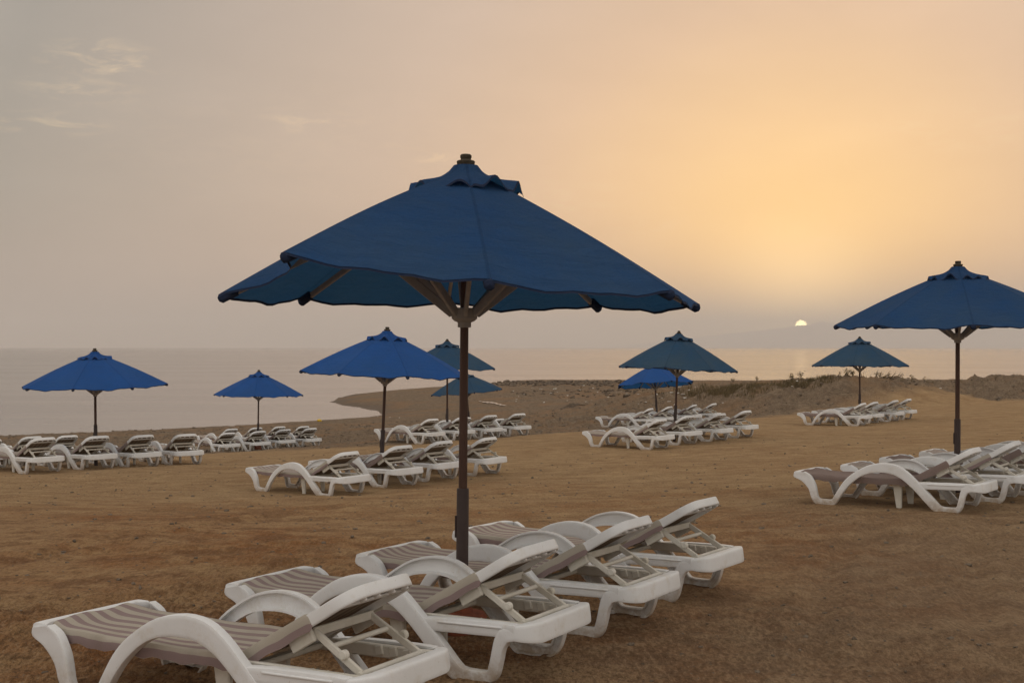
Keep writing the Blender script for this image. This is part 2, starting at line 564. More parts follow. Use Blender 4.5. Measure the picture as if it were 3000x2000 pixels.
def plastic_material():
    m, t = mat('weathered white resin')
    tcn = t.n('ShaderNodeTexCoord')
    P = tcn.outputs['Object']
    info = t.n('ShaderNodeObjectInfo')
    Pr = t.vmath('ADD', P, t.vmath('MULTIPLY', t.n('ShaderNodeCombineXYZ', {0: info.outputs['Random'], 1: info.outputs['Random'], 2: info.outputs['Random']}).outputs[0], (37, 53, 71)))
    c = t.mix(t.mapr(t.noise(Pr, 3.0, 4, .6), .4, .75), (.80, .80, .79), (.72, .715, .69))
    c = t.mix(t.mapr(t.noise(Pr, 7.0, 6, .74), .54, .74, 0, .55), c, (.60, .53, .42))
    z = t.n('ShaderNodeSeparateXYZ', {0: P}).outputs[2]
    sandf = t.math('MULTIPLY', t.mapr(z, .02, .19, 1, 0), t.mapr(t.noise(Pr, 9, 7, .78), .34, .58))
    c = t.mix(t.math('MULTIPLY', sandf, .85), c, (.40, .29, .18))
    sp = t.mapr(t.noise(Pr, 95, 2, .5), .70, .76, 0, .5)
    c = t.mix(sp, c, (.42, .34, .25))
    bp = t.n('ShaderNodeBump', {'Strength': .12, 'Distance': .004, 'Height': t.noise(P, 60, 3, .5)})
    b = t.n('ShaderNodeBsdfPrincipled', {'Base Color': c, 'Roughness': t.mapr(t.noise(Pr, 5, 3), .3, .7, .38, .58), 'Specular IOR Level': .4, 'Normal': bp.outputs[0]})
    finish(t, b.outputs[0])
    return m


def prop_material():
    m, t = mat('yellowed resin')
    P = t.n('ShaderNodeTexCoord').outputs['Object']
    c = t.mix(t.mapr(t.noise(P, 6, 5, .65), .35, .7), (.70, .665, .59), (.56, .52, .43))
    b = t.n('ShaderNodeBsdfPrincipled', {'Base Color': c, 'Roughness': .5, 'Specular IOR Level': .35})
    finish(t, b.outputs[0])
    return m


def sling_material(name, striped):
    m, t = mat(name)
    uv = t.n('ShaderNodeUVMap').outputs[0]
    P = t.n('ShaderNodeTexCoord').outputs['Object']
    s = t.n('ShaderNodeSeparateXYZ', {0: uv})
    acr = t.math('ADD', s.outputs[0], t.math('MULTIPLY', t.math('SUBTRACT', t.noise(P, 4.0, 2), .5), .016))
    if striped:
        ph = t.math('FRACT', t.math('DIVIDE', acr, .088))
        k = t.mapr(t.math('ABSOLUTE', t.math('SUBTRACT', ph, .5)), .235, .255, 0, 1)
        c = t.mix(k, (.325, .240, .228), (.505, .450, .368))
    else:
        c = t.mix(t.noise(P, 3, 3), (.245, .180, .158), (.285, .215, .188))
    c = t.mix(t.mapr(t.noise(P, 5, 5, .7), .5, .8, 0, .35), c, (.22, .17, .13))
    wv = t.n('ShaderNodeTexWave', {'Vector': uv, 'Scale': 120.0, 'Distortion': 1.0}, bands_direction='DIAGONAL')
    weave = t.noise(uv, 420, 2, .5)
    c = t.mix(1.0, c, t.ramp(weave, [(.3, .88), (.7, 1.08)]), 'MULTIPLY')
    bp = t.n('ShaderNodeBump', {'Strength': .25, 'Distance': .004, 'Height': t.math('ADD', wv.outputs[1], t.math('MULTIPLY', t.noise(P, 14, 4, .6), 1.5))})
    b = t.n('ShaderNodeBsdfPrincipled', {'Base Color': c, 'Roughness': .75, 'Specular IOR Level': .25, 'Normal': bp.outputs[0]})
    tr = t.n('ShaderNodeBsdfTranslucent', {0: c, 1: bp.outputs[0]})
    mx = t.n('ShaderNodeMixShader', {0: .14, 1: b.outputs[0], 2: tr.outputs[0]})
    finish(t, mx.outputs[0])
    return m


def canvas_material(name, base, worn, wornf, under):
    m, t = mat(name)
    P = t.n('ShaderNodeTexCoord').outputs['Object']
    uv = t.n('ShaderNodeUVMap').outputs[0]
    c = t.mix(t.mapr(t.noise(P, 2.2, 5, .6), .3, .75), base, tuple(q * .78 for q in base))
    c = t.mix(t.math('MULTIPLY', t.mapr(t.noise(P, 1.1, 5, .65), .38, .75), wornf), c, worn)
    thread = t.noise(t.vmath('MULTIPLY', uv, (6, 160, 1)), 4.0, 3, .6)
    thread2 = t.noise(t.vmath('MULTIPLY', uv, (110, 5, 1)), 4.0, 3, .6)
    th = t.math('ADD', t.math('MULTIPLY', thread, .6), t.math('MULTIPLY', thread2, .4))
    c = t.mix(1.0, c, t.ramp(th, [(.35, .80), (.65, 1.18)]), 'MULTIPLY')
    # stitched seams run down the ribs (u counts panels)
    u = t.n('ShaderNodeSeparateXYZ', {0: uv}).outputs[0]
    se = t.math('ABSOLUTE', t.math('SUBTRACT', t.math('FRACT', t.math('ADD', u, .5)), .5))
    v = t.n('ShaderNodeSeparateXYZ', {0: uv}).outputs[1]
    seam = t.mapr(t.math('MULTIPLY', se, t.math('ADD', v, .05)), .008, .012, 1, 0)
    c = t.mix(t.math('MULTIPLY', seam, .35), c, tuple(q * .45 for q in base))
    wr = t.noise(t.vmath('MULTIPLY', uv, (2.2, 11.0, 1)), 1.6, 6, .68, dist=1.2)
    bp = t.n('ShaderNodeBump', {'Strength': .6, 'Distance': .05, 'Height': t.math('ADD', t.math('MULTIPLY', wr, 1.0), t.math('MULTIPLY', th, .08))})
    b = t.n('ShaderNodeBsdfPrincipled', {'Base Color': c, 'Roughness': .85, 'Specular IOR Level': .15, 'Normal': bp.outputs[0]})
    tr = t.n('ShaderNodeBsdfTranslucent', {0: t.mix(.5, c, under), 1: bp.outputs[0]})
    mx = t.n('ShaderNodeMixShader', {0: .31, 1: b.outputs[0], 2: tr.outputs[0]})
    finish(t, mx.outputs[0])
    return m


def simple(name, c0, c1, scale=6, rough=.7, spec=.3, bump=.2, stretch=(1, 1, 1)):
    m, t = mat(name)
    P = t.vmath('MULTIPLY', t.n('ShaderNodeTexCoord').outputs['Object'], stretch)
    nz = t.noise(P, scale, 6, .65)
    c = t.mix(t.mapr(nz, .32, .7), c0, c1)
    bp = t.n('ShaderNodeBump', {'Strength': bump, 'Distance': .01, 'Height': t.noise(P, scale * 4, 4, .6)})
    b = t.n('ShaderNodeBsdfPrincipled', {'Base Color': c, 'Roughness': rough, 'Specular IOR Level': spec, 'Normal': bp.outputs[0]})
    finish(t, b.outputs[0])
    return m


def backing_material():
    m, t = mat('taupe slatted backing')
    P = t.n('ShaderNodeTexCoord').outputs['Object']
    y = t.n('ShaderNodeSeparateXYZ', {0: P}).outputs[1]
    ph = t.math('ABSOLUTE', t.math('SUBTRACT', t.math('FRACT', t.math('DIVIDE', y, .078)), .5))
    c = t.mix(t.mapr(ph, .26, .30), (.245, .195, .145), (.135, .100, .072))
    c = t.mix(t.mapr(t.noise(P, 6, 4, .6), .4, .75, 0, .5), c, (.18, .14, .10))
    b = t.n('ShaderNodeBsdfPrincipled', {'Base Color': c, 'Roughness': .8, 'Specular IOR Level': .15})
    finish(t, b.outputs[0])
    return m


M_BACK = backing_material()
M_SAND, M_SEA = sand_material(), water_material()
M_WHITE, M_PROP = plastic_material(), prop_material()
M_STRIPE, M_PLAIN = sling_material('striped mesh fabric', True), sling_material('plain mauve mesh fabric', False)
M_DEEP = canvas_material('deep blue canvas', (.023, .082, .220), (.075, .135, .215), .5, (.03, .135, .25))
M_BRIGHT = canvas_material('bright blue canvas', (.026, .115, .40), (.05, .14, .34), .35, (.02, .20, .42))
M_FADED = canvas_material('faded blue canvas', (.034, .098, .195), (.080, .125, .155), .65, (.04, .14, .22))
M_HEM = simple('dark hem tape', (.018, .030, .065), (.03, .04, .075), 9, .85, .1)
M_POLE = simple('brown painted pole', (.062, .028, .017), (.105, .050, .030), 5, .5, .35, .3, (1, 1, .3))
M_SLEEVE = simple('dark brown steel sleeve', (.040, .025, .022), (.060, .037, .030), 7, .55, .35, .2)
M_TIMBER = simple('weathered white timber', (.40, .365, .33), (.28, .25, .215), 7, .75, .2, .3, (1, 1, .25))
M_FINIAL = simple('grey weathered wood', (.085, .070, .050), (.045, .036, .026), 18, .85, .15, .4, (1, 1, .2))
M_BASE = simple('orange red painted concrete', (.30, .085, .040), (.13, .048, .030), 9, .8, .2, .4)
M_STONE = simple('pebbles', (.25, .195, .14), (.095, .072, .052), 7, .85, .2, .3)
M_LITTER = simple('pale litter', (.70, .66, .58), (.48, .44, .38), 8, .6, .3)
M_YELLOW = simple('yellow plastic float', (.72, .48, .02), (.58, .36, .02), 6, .4, .4)
M_GRASS = simple('dry grass', (.20, .140, .070), (.10, .080, .040), 2.5, .85, .1)
M_TWIG = simple('dry wood', (.16, .115, .075), (.09, .065, .045), 12, .9, .1)
M_DIRT = simple('dark rubble', (.10, .075, .055), (.19, .145, .105), 6, .95, .1, .6)


def hills_material():
    m, t = mat('far hills')
    P = t.n('ShaderNodeNewGeometry').outputs['Position']
    c = t.mix(t.mapr(t.noise(P, .0012, 6, .6), .35, .65), (.66, .54, .43), (.72, .60, .48))  # pale base colour stands in for part of the haze
    b = t.n('ShaderNodeBsdfPrincipled', {'Base Color': c, 'Roughness': 1.0, 'Specular IOR Level': 0.0})
    finish(t, b.outputs[0])
    return m


# ------------------------------------------------------------------ ground sheet
def build_ground():
    ys = [-40, -25, -15, -9, -5, -2, 0, 1.2, 2.2]
    y = 3.0
    while y < 185:
        ys.append(y)
        y += min(max(.022, .00062 * y * y), .32 if 43 < y < 68 else .55) if y > 5.2 else .05
    ys += [190, 200, 215, 240]
    ys = np.array(ys)
    tt = np.concatenate([[-3.0, -2.2, -1.6, -1.2], np.linspace(-.95, -.5, 40, endpoint=False), np.linspace(-.5, .5, 520), np.linspace(.5, .95, 41)[1:], [1.2, 1.6, 2.2, 3.0]])
    Y, T = np.meshgrid(ys, tt, indexing='ij')
    X = T * (np.maximum(Y, 0) + 2.0)
    X = np.where(Y < 0, T * 14, X)
    Z = height(X.ravel(), Y.ravel()).reshape(X.shape)
    # sand heaped against the feet that stand in it
    for fx, fy, a in FEET:
        sel = np.where((np.abs(ys - fy) < .6))[0]
        if len(sel):
            i0, i1 = sel[0], sel[-1] + 1
            d = np.hypot((X[i0:i1] - fx), (Y[i0:i1] - fy))
            Z[i0:i1] += a * np.exp(-(d / .13) ** 2) * (1 + 1.5 * vnoise(X[i0:i1] * 9, Y[i0:i1] * 9))
    n0, n1 = X.shape
    V = np.stack([X, Y, Z], -1).reshape(-1, 3)
    idx = np.arange(n0 * n1).reshape(n0, n1)
    Fc = np.stack([idx[:-1, :-1], idx[:-1, 1:], idx[1:, 1:], idx[1:, :-1]], -1).reshape(-1, 4)
    me = bpy.data.meshes.new('ground')
    me.vertices.add(len(V))
    me.vertices.foreach_set('co', V.ravel())
    me.loops.add(len(Fc) * 4)
    me.loops.foreach_set('vertex_index', Fc.ravel().astype(np.int32))
    me.polygons.add(len(Fc))
    me.polygons.foreach_set('loop_start', np.arange(0, len(Fc) * 4, 4, dtype=np.int32))
    me.update()
    me.validate()
    me.shade_smooth()
    g = me.attributes.new('gravel', 'FLOAT', 'POINT')
    g.data.foreach_set('value', grey_amount(V[:, 0], V[:, 1]).astype(np.float32))
    sd = shore_dist(V[:, 0], V[:, 1])
    wt = me.attributes.new('wet', 'FLOAT', 'POINT')
    wt.data.foreach_set('value', np.clip(1 - (sd + 1.5 * fbm(V[:, 0] * .3, V[:, 1] * .3)) / 2.2, 0, 1).astype(np.float32))
    nz1 = fbm(V[:, 0] * .22, V[:, 1] * .16, 4)
    tn = me.attributes.new('tone', 'FLOAT', 'POINT')
    tn.data.foreach_set('value', np.clip((V[:, 1] - 9.5) / 9 + .35 * (V[:, 0] > -50) * nz1 * 2, 0, 1).astype(np.float32))
    dl = me.attributes.new('dull', 'FLOAT', 'POINT')
    dl.data.foreach_set('value', np.clip((V[:, 0] - .18 * V[:, 1] + .6) / 1.6 + nz1 * 1.4, 0, 1).astype(np.float32) * np.clip((17 - V[:, 1]) / 7, 0, 1).astype(np.float32))
    cp = me.attributes.new('clumpy', 'FLOAT', 'POINT')
    cp.data.foreach_set('value', np.clip(1.15 * np.exp(-(((V[:, 0] + 1.6) / 2.6) ** 2 + ((V[:, 1] - 6.6) / 2.0) ** 2)) + 1.1 * nz1 - .02, 0, 1).astype(np.float32))
    me.materials.append(M_SAND)
    o = bpy.data.objects.new('ground', me)
    COL.objects.link(o)
    tag(o, kind='structure')


# ------------------------------------------------------------------ sun lounger
WID = .71
HALF = WID / 2
BACK_A = R(29.2)
HINGE = (1.205, .312)


def bk(s, v, n):
    return Vector((HINGE[0] + s * math.cos(BACK_A) - n * math.sin(BACK_A), v, HINGE[1] + s * math.sin(BACK_A) + n * math.cos(BACK_A)))


def channel_ring(e1, e2, out, t, r=.011, hollow=True):
    """cross-section of a U-shaped moulding: e1, e2 its two edges on the outer face, out the outward direction"""
    e1, e2, out = Vector(e1), Vector(e2), Vector(out)
    u = e2 - e1
    h = u.length
    u = u / h
    r = min(r, h * .3)
    P = lambda a, d: e1 + u * a - out * d
    lip = min(.012, h * .2)
    deep = .014
    r2 = min(r * 1.9, h * .45)
    pts = [P(r2, 0), P(r, .0006), P(r * .3, r * .3), P(.0006, r), P(0, r * 1.7), P(0, t * .8), P(.001, t), P(lip, t)]
    pts += [P(lip + .002, deep if hollow else t), P(h - lip - .002, deep if hollow else t)]
    pts += [P(h - lip, t), P(h - .001, t), P(h, t * .8), P(h, r * 1.7), P(h - .0006, r), P(h - r * .3, r * .3), P(h - r, .0006), P(h - r2, 0)]
    return pts


def make_lounger():
    root = empty('sun_lounger')
    wave = [((-.05, .325), (.075, .349)), ((-.050, .285), (.140, .315)), ((.038, .250), (.182, .255)), ((.119, .172), (.206, .200)), ((.15, .080), (.224, .112)), ((.177, .024), (.238, .078)),
            ((.215, .0), (.262, .066)), ((.30, -.004), (.31, .064)), ((.400, .0), (.383, .067)), ((.442, .034), (.41, .10)), ((.512, .141), (.459, .18)), ((.568, .213), (.515, .262)),
            ((.628, .271), (.580, .330)), ((.705, .328), (.668, .393)), ((.805, .370), (.790, .457)), ((.93, .385), (.945, .490)), ((1.04, .376), (1.09, .476)),
            ((1.13, .340), (1.20, .417)), ((1.21, .283), (1.29, .338)), ((1.29, .21), (1.38, .252)), ((1.38, .115), (1.475, .157)), ((1.455, .035), (1.540, .088)),
            ((1.51, .0), (1.565, .072)), ((1.60, -.004), (1.62, .068)), ((1.70, .0), (1.703, .072)), ((1.758, .04), (1.722, .105)), ((1.786, .11), (1.738, .17)),
            ((1.804, .185), (1.757, .245)), ((1.832, .228), (1.79, .293))]
    arc = []
    rc = .115
    for a in (0, 18, 36, 54, 72, 90):
        c, s = math.cos(R(a)), math.sin(R(a))
        arc.append((Vector((1.868 + rc * s, HALF - rc + rc * c, 0)), Vector((s, c, 0))))
    st = []
    E = catmull([(*a, *b) for a, b in wave], 3)
    for e in E:
        # the side face leans in slightly towards the top and towards the foot end
        lean = lambda x, z: HALF - .012 * max(0, (.1 - z) / .1) - .010 * max(0, (.06 - x) / .11) ** 2
        st.append((Vector((e[0], lean(e[0], e[1]), e[1])), Vector((e[2], lean(e[2], e[3]), e[3])), Vector((0, 1, 0)), .048))
    for i, (p, nn) in enumerate(arc):
        st.append((Vector((p.x, p.y, .238 - .003 * i)), Vector((p.x - nn.x * .012, p.y - nn.y * .012, .314 + .004 * min(i, 3))), nn, .056))
    for y in (.12, .05, 0):
        st.append((Vector((1.983, y, .223)), Vector((1.971, y, .326)), Vector((1, 0, 0)), .056))
    m = MB()
    for sg in (1, -1):
        flip = lambda v: Vector((v.x, v.y * sg, v.z))
        m.loft([[flip(q) for q in channel_ring(a, b, o, t)] for a, b, o, t in st])
        # straight rail from the back of the arch to the head corner
        rail = [((x, HALF - .006, z0), (x, HALF - .006, z1)) for x, z0, z1 in ((1.30, .236, .300), (1.45, .238, .312), (1.62, .243, .318), (1.80, .248, .320), (1.868, .250, .318))]
        m.loft([[flip(q) for q in channel_ring(a, b, (0, 1, 0), .05)] for a, b in rail])
        # thin bead along the rail and a web where it meets the arch
        m.bar((1.42, sg * (HALF - .004), .290), (1.80, sg * (HALF - .004), .298), .010, .010)
    ys = np.linspace(-.334, .334, 25)
    def foot_ring(y):
        e = max(0, (abs(y) - .25) / .088)                       # the bar broadens into the shoulder of the leg
        w, dz = .050 + .050 * e ** 1.5, -.003 * e ** 3
        return [Vector((x - .05, y, z + dz)) for x, z in ((.004, .288), (.0, .300), (-.001, .334), (.003, .345), (.014, .351), (.034, .352), (w - .012, .351), (w - .002, .346), (w, .336), (w, .310), (w - .01, .288))]
    m.loft([foot_ring(y) for y in ys])
    m.build('frame', M_WHITE, root, angle=50)
    for sg in (1, -1):
        r = MB()
        v = sg * .262
        r.bar((.05, v, .283), (1.22, v, .278), .030, .046)
        r.bar((1.20, v, .276), (1.93, v, .284), .026, .060)
        for x in (1.60, 1.68, 1.76, 1.84):
            r.bar((x, v - sg * .013, .306), (x + .012, v - sg * .013, .262), .045, .02, up=(0, 1, 0))
        r.build('side_rail', M_PROP, root)
        lg = MB()
        lg.bar((1.06, sg * .20, .27), (1.08, sg * .20, -.02), .10, .035, up=(0, 1, 0), w1=.052, h1=.03)
        lg.build('middle_leg', M_PROP, root)
    cb = MB()
    for x, z in ((.14, .272), (.70, .268), (1.10, .268), (1.25, .268)):
        cb.bar((x, -.27, z), (x, .27, z), .05, .028)
    cb.build('cross_bar', M_PROP, root)

    # seat sling: tight over the rails, sagging between, hanging down at the sides
    def seat(material):
        g, uv = [], []
        xs = np.linspace(-.012, 1.225, 44)
        for x in xs:
            foot = math.exp(-((x + .012) / .075) ** 2)
            hw = .288 - .030 * foot
            zt = .331 + .018 * foot - .006 * math.sin(max(0, x - .1) * 3.0)
            row, ru = [], []
            hang = .062 * min(1, max(0, (x + .02) / .09)) + .006 * math.sin(x * 23) + .004 * math.sin(x * 51)
            for k in np.linspace(-1.22, 1.22, 41):
                if abs(k) <= 1:
                    y = k * hw
                    sag = .016 * (1 - abs(k) ** 2.2) * (1 - foot) + .003 * math.sin(x * 14 + k * 5)
                    edge = .010 * max(0, (abs(k) - .86) / .14) ** 2
                    row.append((x, y, zt - sag - edge))
                    ru.append((k * .288 + .02, x))
                else:
                    q = (abs(k) - 1) / .22
                    sg = 1 if k > 0 else -1
                    row.append((x, sg * (hw + .006 * math.sin(q * 2.2) - .004 * q), zt - .010 - hang * q))
                    ru.append((sg * (.288 + .062 * q) + .02, x))
            g.append(row)
            uv.append(ru)
        return MB().sheet(g, uv).build('seat', material, root)
    seat(M_STRIPE)

    # backrest: moulded U frame with the sling wrapped round its lower part
    path = []
    for s in np.linspace(-.01, .585, 9):
        path.append(((s, .258), (0, 1)))
    for a in (15, 30, 45, 60, 75, 90):
        path.append(((.585 + .125 * math.sin(R(a)), .133 + .125 * math.cos(R(a))), (math.sin(R(a)), math.cos(R(a)))))
    for v in (.07, 0):
        path.append(((.710, v), (1, 0)))
    bm_ = MB()
    for sg in (1, -1):
        rings = []
        for (s, v), (ns, nv) in path:
            lift = .008 * max(0, (s - .45) / .26) ** 1.5          # the head end curls up a little
            pt = lambda inn, n: bk(s - ns * inn, sg * (v - nv * inn), n + lift)
            rings.append([pt(0, -.036), pt(.001, -.044), pt(.005, -.047), pt(.014, -.047), pt(.017, -.042), pt(.019, -.018), pt(.026, -.010), pt(.028, .002), pt(.024, .009), pt(.008, .0105), pt(.002, .009), pt(0, .003)])
        bm_.loft(rings)
    # cross ribs of the moulding under the fabric
    for s in (.60,):
        bm_.bar(bk(s, -.245, -.030), bk(s, .245, -.030), .034, .014, up=bk(0, 0, 1) - bk(0, 0, 0))
    for v in (-.15, -.05, .06, .16):
        bm_.bar(bk(.655, v, -.034), bk(.69, v, -.034), .012, .03, up=bk(0, 0, 1) - bk(0, 0, 0))
    back = bm_.build('backrest', M_WHITE, root, angle=50)
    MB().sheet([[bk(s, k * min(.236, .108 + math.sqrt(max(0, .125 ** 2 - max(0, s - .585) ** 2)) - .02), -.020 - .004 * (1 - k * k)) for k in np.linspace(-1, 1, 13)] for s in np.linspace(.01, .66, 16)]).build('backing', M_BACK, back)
    g, uv = [], []
    for s in np.linspace(-.015, .672, 30):
        wrap = 1 - min(1, max(0, (s - .44) / .05))
        lift = .008 * max(0, (s - .45) / .26) ** 1.5
        row, ru = [], []
        for k in np.linspace(-1.24, 1.24, 39):
            sg = 1 if k > 0 else -1
            top = .0155 * wrap + (.004 if wrap < .5 else 0)
            hw = .262 * wrap + .238 * (1 - wrap)
            if s > .60:
                hw = min(hw, .108 + math.sqrt(max(0, .125 ** 2 - (s - .585) ** 2)) + .012)
            if abs(k) <= 1:
                row.append(bk(s, k * hw, top + lift - .010 * (1 - k * k) * (1 if wrap > .5 else .6)))
                ru.append((k * .272 + .02, s + 1.3))
            else:
                q = (abs(k) - 1) / .24 * wrap
                row.append(bk(s, sg * (hw + .002 * math.sin(q * 3)), top + lift - (.075 + .004 * math.sin(s * 30)) * q))
                ru.append((sg * (.272 + .06 * q) + .02, s + 1.3))
        g.append(row)
        uv.append(ru)
    MB().sheet(g, uv).build('fabric', M_STRIPE, back)
    for sg in (1, -1):
        b = MB()
        b.bar(bk(.27, sg * .222, -.075), bk(.41, sg * .222, -.072), .022, .062, up=bk(0, 0, 1) - bk(0, 0, 0))
        b.build('bracket', M_PROP, back)
        MB().tube(bk(.0, sg * .250, -.02), bk(.0, sg * .296, -.02), .034, .026).build('hinge', M_PROP, back)
    # folding prop that carries the backrest
    top, foot = bk(.405, 0, -.062), Vector((1.852, 0, .306))
    p = MB()
    for sg in (1, -1):
        a, b = Vector((top.x, sg * .200, top.z)), Vector((foot.x, sg * .215, foot.z))
        p.bar(a, b, .018, .034)
    p.bar((top.x + .004, -.21, top.z), (top.x + .004, .21, top.z), .016, .040)
    mid = top.lerp(foot, .36)
    p.tube((mid.x, -.205, mid.z), (mid.x, .205, mid.z), .0125)
    p.tube((foot.x, -.235, foot.z), (foot.x, .235, foot.z), .0145)
    prop = p.build('prop', M_PROP, root)
    for sg in (1, -1):
        k = top.lerp(foot, .66)
        MB().tube((k.x, sg * .205, k.z + .022), (k.x, sg * .236, k.z + .022), .022).build('knob', M_PROP, prop)
    for o in root.children:
        pass
    return root


# rows of four round each parasol: centre x, y, heading of the head end, ground level
ROWS = {
    'front': [(-1.285, 5.94, -.522, 0), (-.580, 6.952, -.536, 0), (.031, 7.963, -.555, 0), (.605, 8.972, -.578, 0)],
    'right': [(4.158, 13.662, -.606, -.03), (4.85, 14.329, -.599, -.018), (5.502, 15.044, -.672, -.006), (6.261, 15.875, -.586, .005)],
    'leaning': [(-3.085, 19.134, -.622, -.512), (-2.352, 20.343, -.697, -.522), (-1.757, 21.357, -.7, -.532), (-1.053, 22.353, -.644, -.542)],
    'behind': [(-2.699, 33.4, -.694, -.85), (-1.953, 34.529, -.68, -.852), (-1.149, 35.492, -.801, -.855), (-.326, 36.368, -.847, -.857)],
    'left': [(-9.271, 23.771, -.672, -.651), (-8.645, 24.937, -.684, -.699), (-8.029, 26.015, -.763, -.746), (-7.359, 27.079, -.871, -.794)],
    'small': [(-9.368, 39.841, -.825, -1.636), (-8.631, 40.947, -.821, -1.651), (-8.021, 41.984, -.818, -1.666), (-7.314, 42.932, -.799, -1.681)],
    'middle': [(2.586, 27.803, -.658, -.534), (3.39, 29.009, -.728, -.525), (4.26, 30.002, -.718, -.516), (5.04, 30.993, -.688, -.507)],
    'low': [(3.865, 42.126, -.474, -.992), (4.643, 43.183, -.534, -.983), (5.63, 44.183, -.531, -.973), (6.477, 45.189, -.544, -.964)],
    'berm': [(9.371, 36.523, -.571, -.572), (10.036, 37.59, -.662, -.572), (10.949, 38.614, -.654, -.573), (11.666, 39.649, -.626, -.573)],
}


def from_top(px, py, z, yaw):
    """centre of a lounger from where its backrest's far top corner shows"""
    D = (EYE - z - .64) * F_PX / (py - 1017)
    x = (px - 1500) / F_PX * D
    u, v = 1.80 - .975, .27
    return (x - u * math.cos(yaw) + v * math.sin(yaw), D - u * math.sin(yaw) - v * math.cos(yaw), yaw, z)


ROWS['shoreleft'] = [from_top(10.6, 1285, -1.0, -.70), from_top(128.6, 1278.7, -1.07, -.72), from_top(233, 1274.7, -1.13, -.80)]
ROWS['shoresmall'] = [from_top(700, 1255.7, -1.85, -.78), from_top(772, 1253, -1.92, -.8), from_top(839, 1248.6, -1.97, -.8), from_top(909, 1248.6, -2.03, -.8)]
ROWS['hidden'] = [from_top(1324, 1230, -1.33, -.75), from_top(1383, 1223, -1.38, -.75), from_top(1480.6, 1225.7, -1.45, -.75)]
WHERE = {
    'front': 'row under the large front umbrella', 'right': 'row under the umbrella at the right edge',
    'leaning': 'row under the leaning umbrella left of the front pole', 'behind': 'row under the faded umbrella behind the front pole',
    'left': 'front row under the leftmost umbrella', 'small': 'front row under the small umbrella near shore',
    'middle': 'row under the tall faded umbrella below the sun', 'low': 'back row under the low umbrella below the sun',
    'berm': 'row before the gravel bank at right', 'shoreleft': 'rear row beside the water behind the leftmost umbrella',
    'shoresmall': 'rear row behind the small umbrella near shore', 'hidden': 'rear row half hidden behind the front pole'}
PLAIN = {('right', 0), ('left', 2), ('leaning', 1), ('middle', 1), ('low', 2), ('berm', 0), ('right', 2), ('behind', 1), ('small', 2)}
ORD = ('first', 'second', 'third', 'fourth')

proto = make_lounger()
remember(proto)
FEET = []
first = True
for key, row in ROWS.items():
    for i, (x, y, a, z) in enumerate(row):
        o = proto if first else copy_tree(proto)
        first = False
        # local foot end is x = 0; the stored point is the middle of the lounger
        sink = .012
        roll = random.uniform(-.008, .008)
        o.rotation_euler = (roll, random.uniform(-.006, .006), a)
        o.location = (x - .975 * math.cos(a), y - .975 * math.sin(a), z - sink)
        plain = (key, i) in PLAIN
        words = 'plain mauve' if plain else 'striped white'
        tag(o, f'{ORD[i]} {words} lounger from left, {WHERE[key]}', 'sun lounger', 'white sun loungers on the beach')
        if plain:
            for ch in [c for c in bpy.data.objects if c.parent == o]:
                if ch.name.startswith('seat'):
                    ch.data = ch.data.copy() if not bpy.data.meshes.get('seat_plain') else bpy.data.meshes['seat_plain']
                    ch.data.name = 'seat_plain'
                    ch.data.materials[0] = M_PLAIN
                if ch.name.startswith('backrest'):
                    for gch in [c for c in bpy.data.objects if c.parent == ch]:
                        if gch.name.startswith('fabric'):
                            gch.data = gch.data.copy() if not bpy.data.meshes.get('fabric_plain') else bpy.data.meshes['fabric_plain']
                            gch.data.name = 'fabric_plain'
                            gch.data.materials[0] = M_PLAIN
        for u in (.31, 1.61):
            for v in (-.33, .33):
                FEET.append((x + (u - .975) * math.cos(a) - v * math.sin(a), y + (u - .975) * math.sin(a) + v * math.cos(a),   .014))


def add_ground_fit():
    """bend the control surface so that every lounger stands on it"""
    global CTRL, TPS, PADS
    PADS = [p for row in ROWS.values() for p in row]
    pts = [(x, y, z) for row in ROWS.values() for (x, y, a, z) in row]
    CTRL = np.concatenate([CTRL, np.array(pts)])
    TPS = tps_fit(CTRL)


add_ground_fit()
build_ground()


